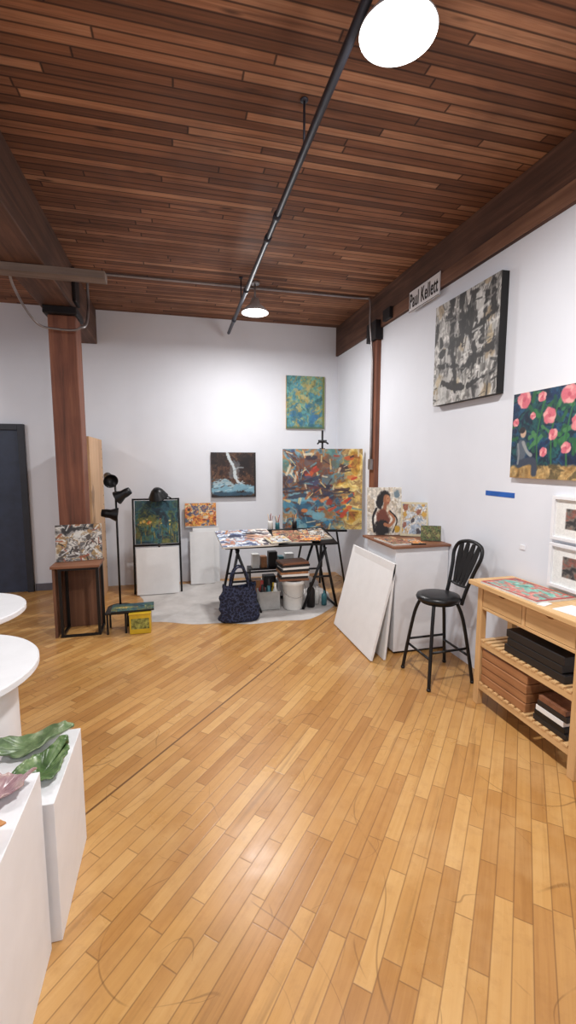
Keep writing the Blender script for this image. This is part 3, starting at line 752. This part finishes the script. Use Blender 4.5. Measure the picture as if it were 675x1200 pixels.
e=empty('plastic_storage_bin',(.95,4.66,0))
for nm,lo,hi in (('base',(.83,4.57,.01),(1.05,4.77,.016)),('front',(.83,4.57,.016),(1.05,4.575,.2)),('back',(.83,4.765,.016),(1.05,4.77,.2)),('side_a',(.83,4.575,.016),(.835,4.765,.2)),('side_b',(1.045,4.575,.016),(1.05,4.765,.2)),('rim',(.822,4.562,.2),(1.058,4.572,.21))):
    box(nm,lo,hi,M_clear,e,.001)
for k,(x,y,r,h,m) in enumerate(((.87,4.62,.03,.26,M_darkbox),(.94,4.63,.035,.24,M_teal),(1.01,4.62,.028,.27,M_bucket),(.88,4.71,.035,.28,M_red),(.96,4.71,.03,.3,M_darkbox),(1.01,4.71,.028,.25,M_yellow))):
    lathe('content_bottle_%d'%k,[(0,0),(r,0),(r,h*.7),(r*.5,h*.8),(r*.5,h),(0,h)],(x,y,.018),m,e,20)
def bottle(name,x,y,r,h,m,z=.010):
    lathe(name,[(0,0),(r,0),(r,h*.65),(r*.8,h*.75),(r*.4,h*.82),(r*.4,h*.97),(r*.3,h),(0,h)],(x,y,z),m)
bottle('paint_bottle',1.40,4.58,.045,.27,M_darkbox)
bottle('paint_bottle',1.49,4.66,.035,.2,M_bucket)
bottle('paint_bottle',1.56,4.60,.03,.16,M_teal)
e=empty('supply_crate',(.98,5.02,0))
for nm,lo,hi in (('shelf_low',(.78,4.93,.02),(1.36,5.13,.035)),('shelf_top',(.78,4.93,.36),(1.36,5.13,.375)),('side_a',(.78,4.93,.012),(.795,5.13,.36)),('side_b',(1.345,4.93,.012),(1.36,5.13,.36))):
    box(nm,lo,hi,M_darkbox,e,.002)
for k,(x,w,h,m) in enumerate(((.82,.08,.16,M_bucket),(.92,.07,.13,M_boxw),(1.01,.10,.18,M_darkbox),(1.13,.06,.12,M_teal),(1.21,.1,.15,M_paper))):
    box('supply_%d'%k,(x,4.96,.377),(x+w,5.06,.377+h),m,e,.004)
for k,(x,w,h,m) in enumerate(((.81,.12,.2,M_boxw),(.95,.14,.24,M_darkbox),(1.11,.10,.18,M_paper),(1.23,.1,.22,M_browntop))):
    box('box_%d'%k,(x,4.95,.037),(x+w,5.08,.037+h),m,e,.004)

# ---------------------------------------------------------------- left back: display easel, canvases, lamp
e=empty('display_easel',(-.23,5.65,0))
tube('post_left',[(-.51,5.50,.012),(-.51,5.62,1.15)],.012,M_black,e)
tube('post_right',[(.03,5.50,.012),(.02,5.62,1.15)],.012,M_black,e)
tube('rear_leg',[(-.23,5.92,.012),(-.23,5.66,1.13)],.012,M_black,e)
tube('top_bar',[(-.51,5.62,1.14),(.02,5.62,1.14)],.010,M_black,e)
tube('ledge',[(-.51,5.555,.59),(.02,5.555,.59)],.014,M_black,e)
painting('night_city_painting',(-.24,5.575,.606),.50,.52,0,math.radians(-5),.02,p_night,M_edge_black)
panel('white_panel',(-.24,5.47,.010),.49,.56,0,math.radians(-4),.02)
e=empty('clamp_lamp',(-.22,5.6,1.14))
tube('arm',[(-.20,5.61,1.14),(-.20,5.60,1.18),(-.22,5.55,1.22)],.008,M_black,e,8,sm=4)
tube('side_arm',[(-.20,5.60,1.16),(-.10,5.57,1.17),(-.05,5.55,1.14)],.007,M_black,e,8,sm=4)
lathe('shade',[(.0,.11),(.04,.105),(.07,.075),(.112,0),(.115,-.004),(.107,0),(.065,.065),(0,.085)],(-.21,5.50,1.18),M_black,e,rot=(math.radians(25),math.radians(-10),0))
panel('white_canvas',(.36,5.86,.010),.34,.72,0,math.radians(-4))
panel('white_canvas',(.30,5.80,.010),.30,.68,0,math.radians(-4))
painting('orange_painting',(.30,5.935,.75),.40,.30,0,math.radians(-3),.02,p_orange,M_edge_ochre)
box('wall_ledge',(.1,5.92,.735),(.52,6.0,.749),M_white,bev=.002)

e=empty('floor_lamp',(-.64,5.07,0))
lx=-.63
lathe('base',[(0,0),(.13,0),(.13,.012),(.03,.025),(.012,.04),(0,.04)],(lx,5.07,0),M_black,e)
tube('pole',[(lx,5.07,.03),(lx,5.07,1.42)],.011,M_black,e)
for i,(z,dx,rx,rz) in enumerate(((1.41,-.05,70,200),(1.24,.07,60,80),(1.04,-.05,80,-80))):
    x=lx+dx
    tube('joint_%d'%i,[(lx,5.07,z-.02),(x,5.05,z)],.008,M_black,e)
    lathe('head_%d'%i,[(0,.10),(.038,.095),(.046,.05),(.046,.01),(.074,-.06),(.074,-.066),(.066,-.06),(.040,.005),(0,.01)],(x,5.03,z),M_black,e,rot=(math.radians(rx),0,math.radians(rz)))

e=empty('tall_bookcase',(-1.0,5.4,0))
box('side_panel',(-.88,5.0,0),(-.855,5.82,1.85),M_tan,e)
box('side_panel_far',(-1.13,5.0,0),(-1.105,5.82,1.85),M_tan,e)
for k,z in enumerate((.05,.5,.95,1.4,1.825)): box('shelf_%d'%k,(-1.105,5.0,z),(-.88,5.82,z+.025),M_tan,e)
for k in range(14):
    box('peg_%d'%k,(-.856,5.76,.3+.11*k),(-.8535,5.775,.315+.11*k),M_darkbox,e,0)

e=empty('side_table',(-.9,4.45,0))
box('top',(-1.11,4.28,.64),(-.70,4.60,.665),M_browntop,e,.003)
box('wood_side_left',(-1.10,4.30,0),(-1.075,4.59,.64),M_brownv,e,.003)
box('wood_back',(-1.075,4.57,0),(-.74,4.59,.64),M_brownv,e,.003)
def bar(n,lo,hi): box(n,lo,hi,M_black,e,.002)
for i,x in enumerate((-1.05,-.735)):
    bar('leg_f%d'%i,(x,4.29,0),(x+.025,4.315,.64)); bar('leg_b%d'%i,(x,4.54,0),(x+.025,4.565,.64))
    bar('foot_%d'%i,(x,4.315,0),(x+.025,4.54,.025)); bar('head_%d'%i,(x,4.315,.615),(x+.025,4.54,.64))
bar('front_bottom',(-1.025,4.29,0),(-.735,4.315,.02)); bar('front_top',(-1.025,4.29,.62),(-.735,4.315,.64))
painting('grey_abstract_painting',(-.90,4.50,.666),.40,.34,math.radians(8),math.radians(-10),.02,p_stand,M_edge_ochre)

e=empty('yellow_paint_tin',(-.36,4.30,0))
box('tin',(-.455,4.22,0),(-.265,4.38,.185),M_yellow,e,.008)
box('lid',(-.46,4.215,.185),(-.26,4.385,.20),M_yellow,e,.004)
box('label',(-.44,4.2185,.05),(-.28,4.2195,.15),plain('tin_label',(120,120,60),.6,0,.5,30),e,0)
e=empty('black_step_stool',(-.55,4.35,0))
box('platform',(-.67,4.26,.19),(-.475,4.48,.205),M_black,e,.003)
for i,(x,y) in enumerate(((-.66,4.27),(-.50,4.27),(-.66,4.45),(-.50,4.45))): box('leg_%d'%i,(x,y,0),(x+.018,y+.018,.19),M_black,e,.001)
flatpic('flat_painting',-.43,4.36,.207,.38,.22,.05,p_night,M_edge_black,.015)

# ---------------------------------------------------------------- left white round tables and pedestals
for (x,y,r,z,dr) in ((-1.02,2.02,.42,.75,.33),(-1.26,2.85,.37,.75,.16)):
    e=empty('round_display_table',(x,y,0))
    lathe('top',disc_prof(r,.035,.006),(x,y,z-.035),M_white,e,96,flat=True)
    lathe('drum',disc_prof(dr,z-.035,.002),(x,y,0),M_white,e,96,flat=True)
box('display_pedestal',(-.66,1.475,0),(-.412,1.90,.50),M_white,bev=.002)
box('display_pedestal',(-.83,1.02,0),(-.44,1.455,.63),M_white,bev=.002)
def leaf(name,c,L,W,rz,cols,lobes=7,lift=.05,seed=1,pitch=0):
    b=NB(name+'_glaze'); co=b.n('ShaderNodeTexCoord').outputs['Object']
    n=b.noise(co,16,5,.65,.5)
    b.set(b.b.inputs['Base Color'],b.ramp(n,[(.3,cols[0]),(.52,cols[1]),(.72,cols[2])]))
    b.b.inputs['Roughness'].default_value=.3
    bm=bmesh.new(); NR,NT=14,120; R=random.Random(seed); ph_=R.random()*6
    rings=[]
    ctr=bm.verts.new((0,0,.004))
    for i in range(1,NR+1):
        t=i/NR; ring=[]
        for k in range(NT):
            an=2*math.pi*k/NT
            tip=.30*max(0,math.cos(an))**9
            out=1+.13*abs(math.sin(lobes*an/2+ph_))+.03*math.cos(3*lobes*an)+tip
            rr=t*(1+(out-1)*t*t)
            x=rr*math.cos(an)*L/2; y=rr*math.sin(an)*W/2
            z=.004+lift*t**2.2*(1+.35*math.sin(lobes*an/2+ph_+1)+.3*math.sin(2*an+seed))-.005*math.exp(-(y/.005)**2)*t*(1-t)*4*.5
            z-=.0025*math.cos(lobes*2*an)*t*t
            ring.append(bm.verts.new((x,y,max(z,.002))))
        rings.append(ring)
    for k in range(NT): bm.faces.new((ctr,rings[0][k],rings[0][(k+1)%NT]))
    for A,B in zip(rings,rings[1:]):
        for k in range(NT): bm.faces.new((A[k],B[k],B[(k+1)%NT],A[(k+1)%NT]))
    for f in bm.faces: f.smooth=True
    ob=mesh_obj(name,bm,b.m,loc=c,rot=(0,0,rz))
    md=ob.modifiers.new('thick','SOLIDIFY'); md.thickness=.005; md.offset=1
    return ob
G=[(42,62,36),(84,112,66),(144,164,118)]
leaf('green_leaf_dish',(-.49,1.62,.501),.20,.13,1.1,G,7,.04,1)
leaf('green_leaf_dish',(-.57,1.80,.501),.22,.13,.3,[(60,82,54),(112,136,94),(176,188,156)],5,.035,2)
leaf('mauve_leaf_dish',(-.53,1.36,.631),.15,.11,.5,[(130,98,106),(170,138,142),(200,178,164)],8,.03,3)
leaf('orange_leaf_dish',(-.56,1.19,.631),.15,.12,.2,[(160,96,54),(196,132,80),(216,164,110)],6,.03,4)
leaf('green_leaf_dish',(-.70,1.36,.631),.15,.12,1.2,G,6,.03,5)

# ---------------------------------------------------------------- world + camera
w=bpy.data.worlds.new('World'); S.world=w; w.use_nodes=True
bg=w.node_tree.nodes['Background']; bg.inputs[0].default_value=(.76,.84,1.0,1); bg.inputs[1].default_value=.70

cam=bpy.data.cameras.new('camera'); co=bpy.data.objects.new('camera',cam); COL.objects.link(co)
cam.sensor_fit='VERTICAL'; cam.sensor_height=24; cam.sensor_width=13.5; cam.lens=24*525/1200
cam.clip_start=.02; cam.clip_end=100
yaw=math.radians(14); p=math.radians(6.52)
F=Vector((math.sin(yaw)*math.cos(p),math.cos(yaw)*math.cos(p),-math.sin(p)))
Rr=Vector((math.cos(yaw),-math.sin(yaw),0)); U_=Rr.cross(F)
m=Matrix((Rr,U_,-F)).transposed().to_4x4(); m.translation=Vector((0,0,1.6))
co.matrix_world=m
S.camera=co
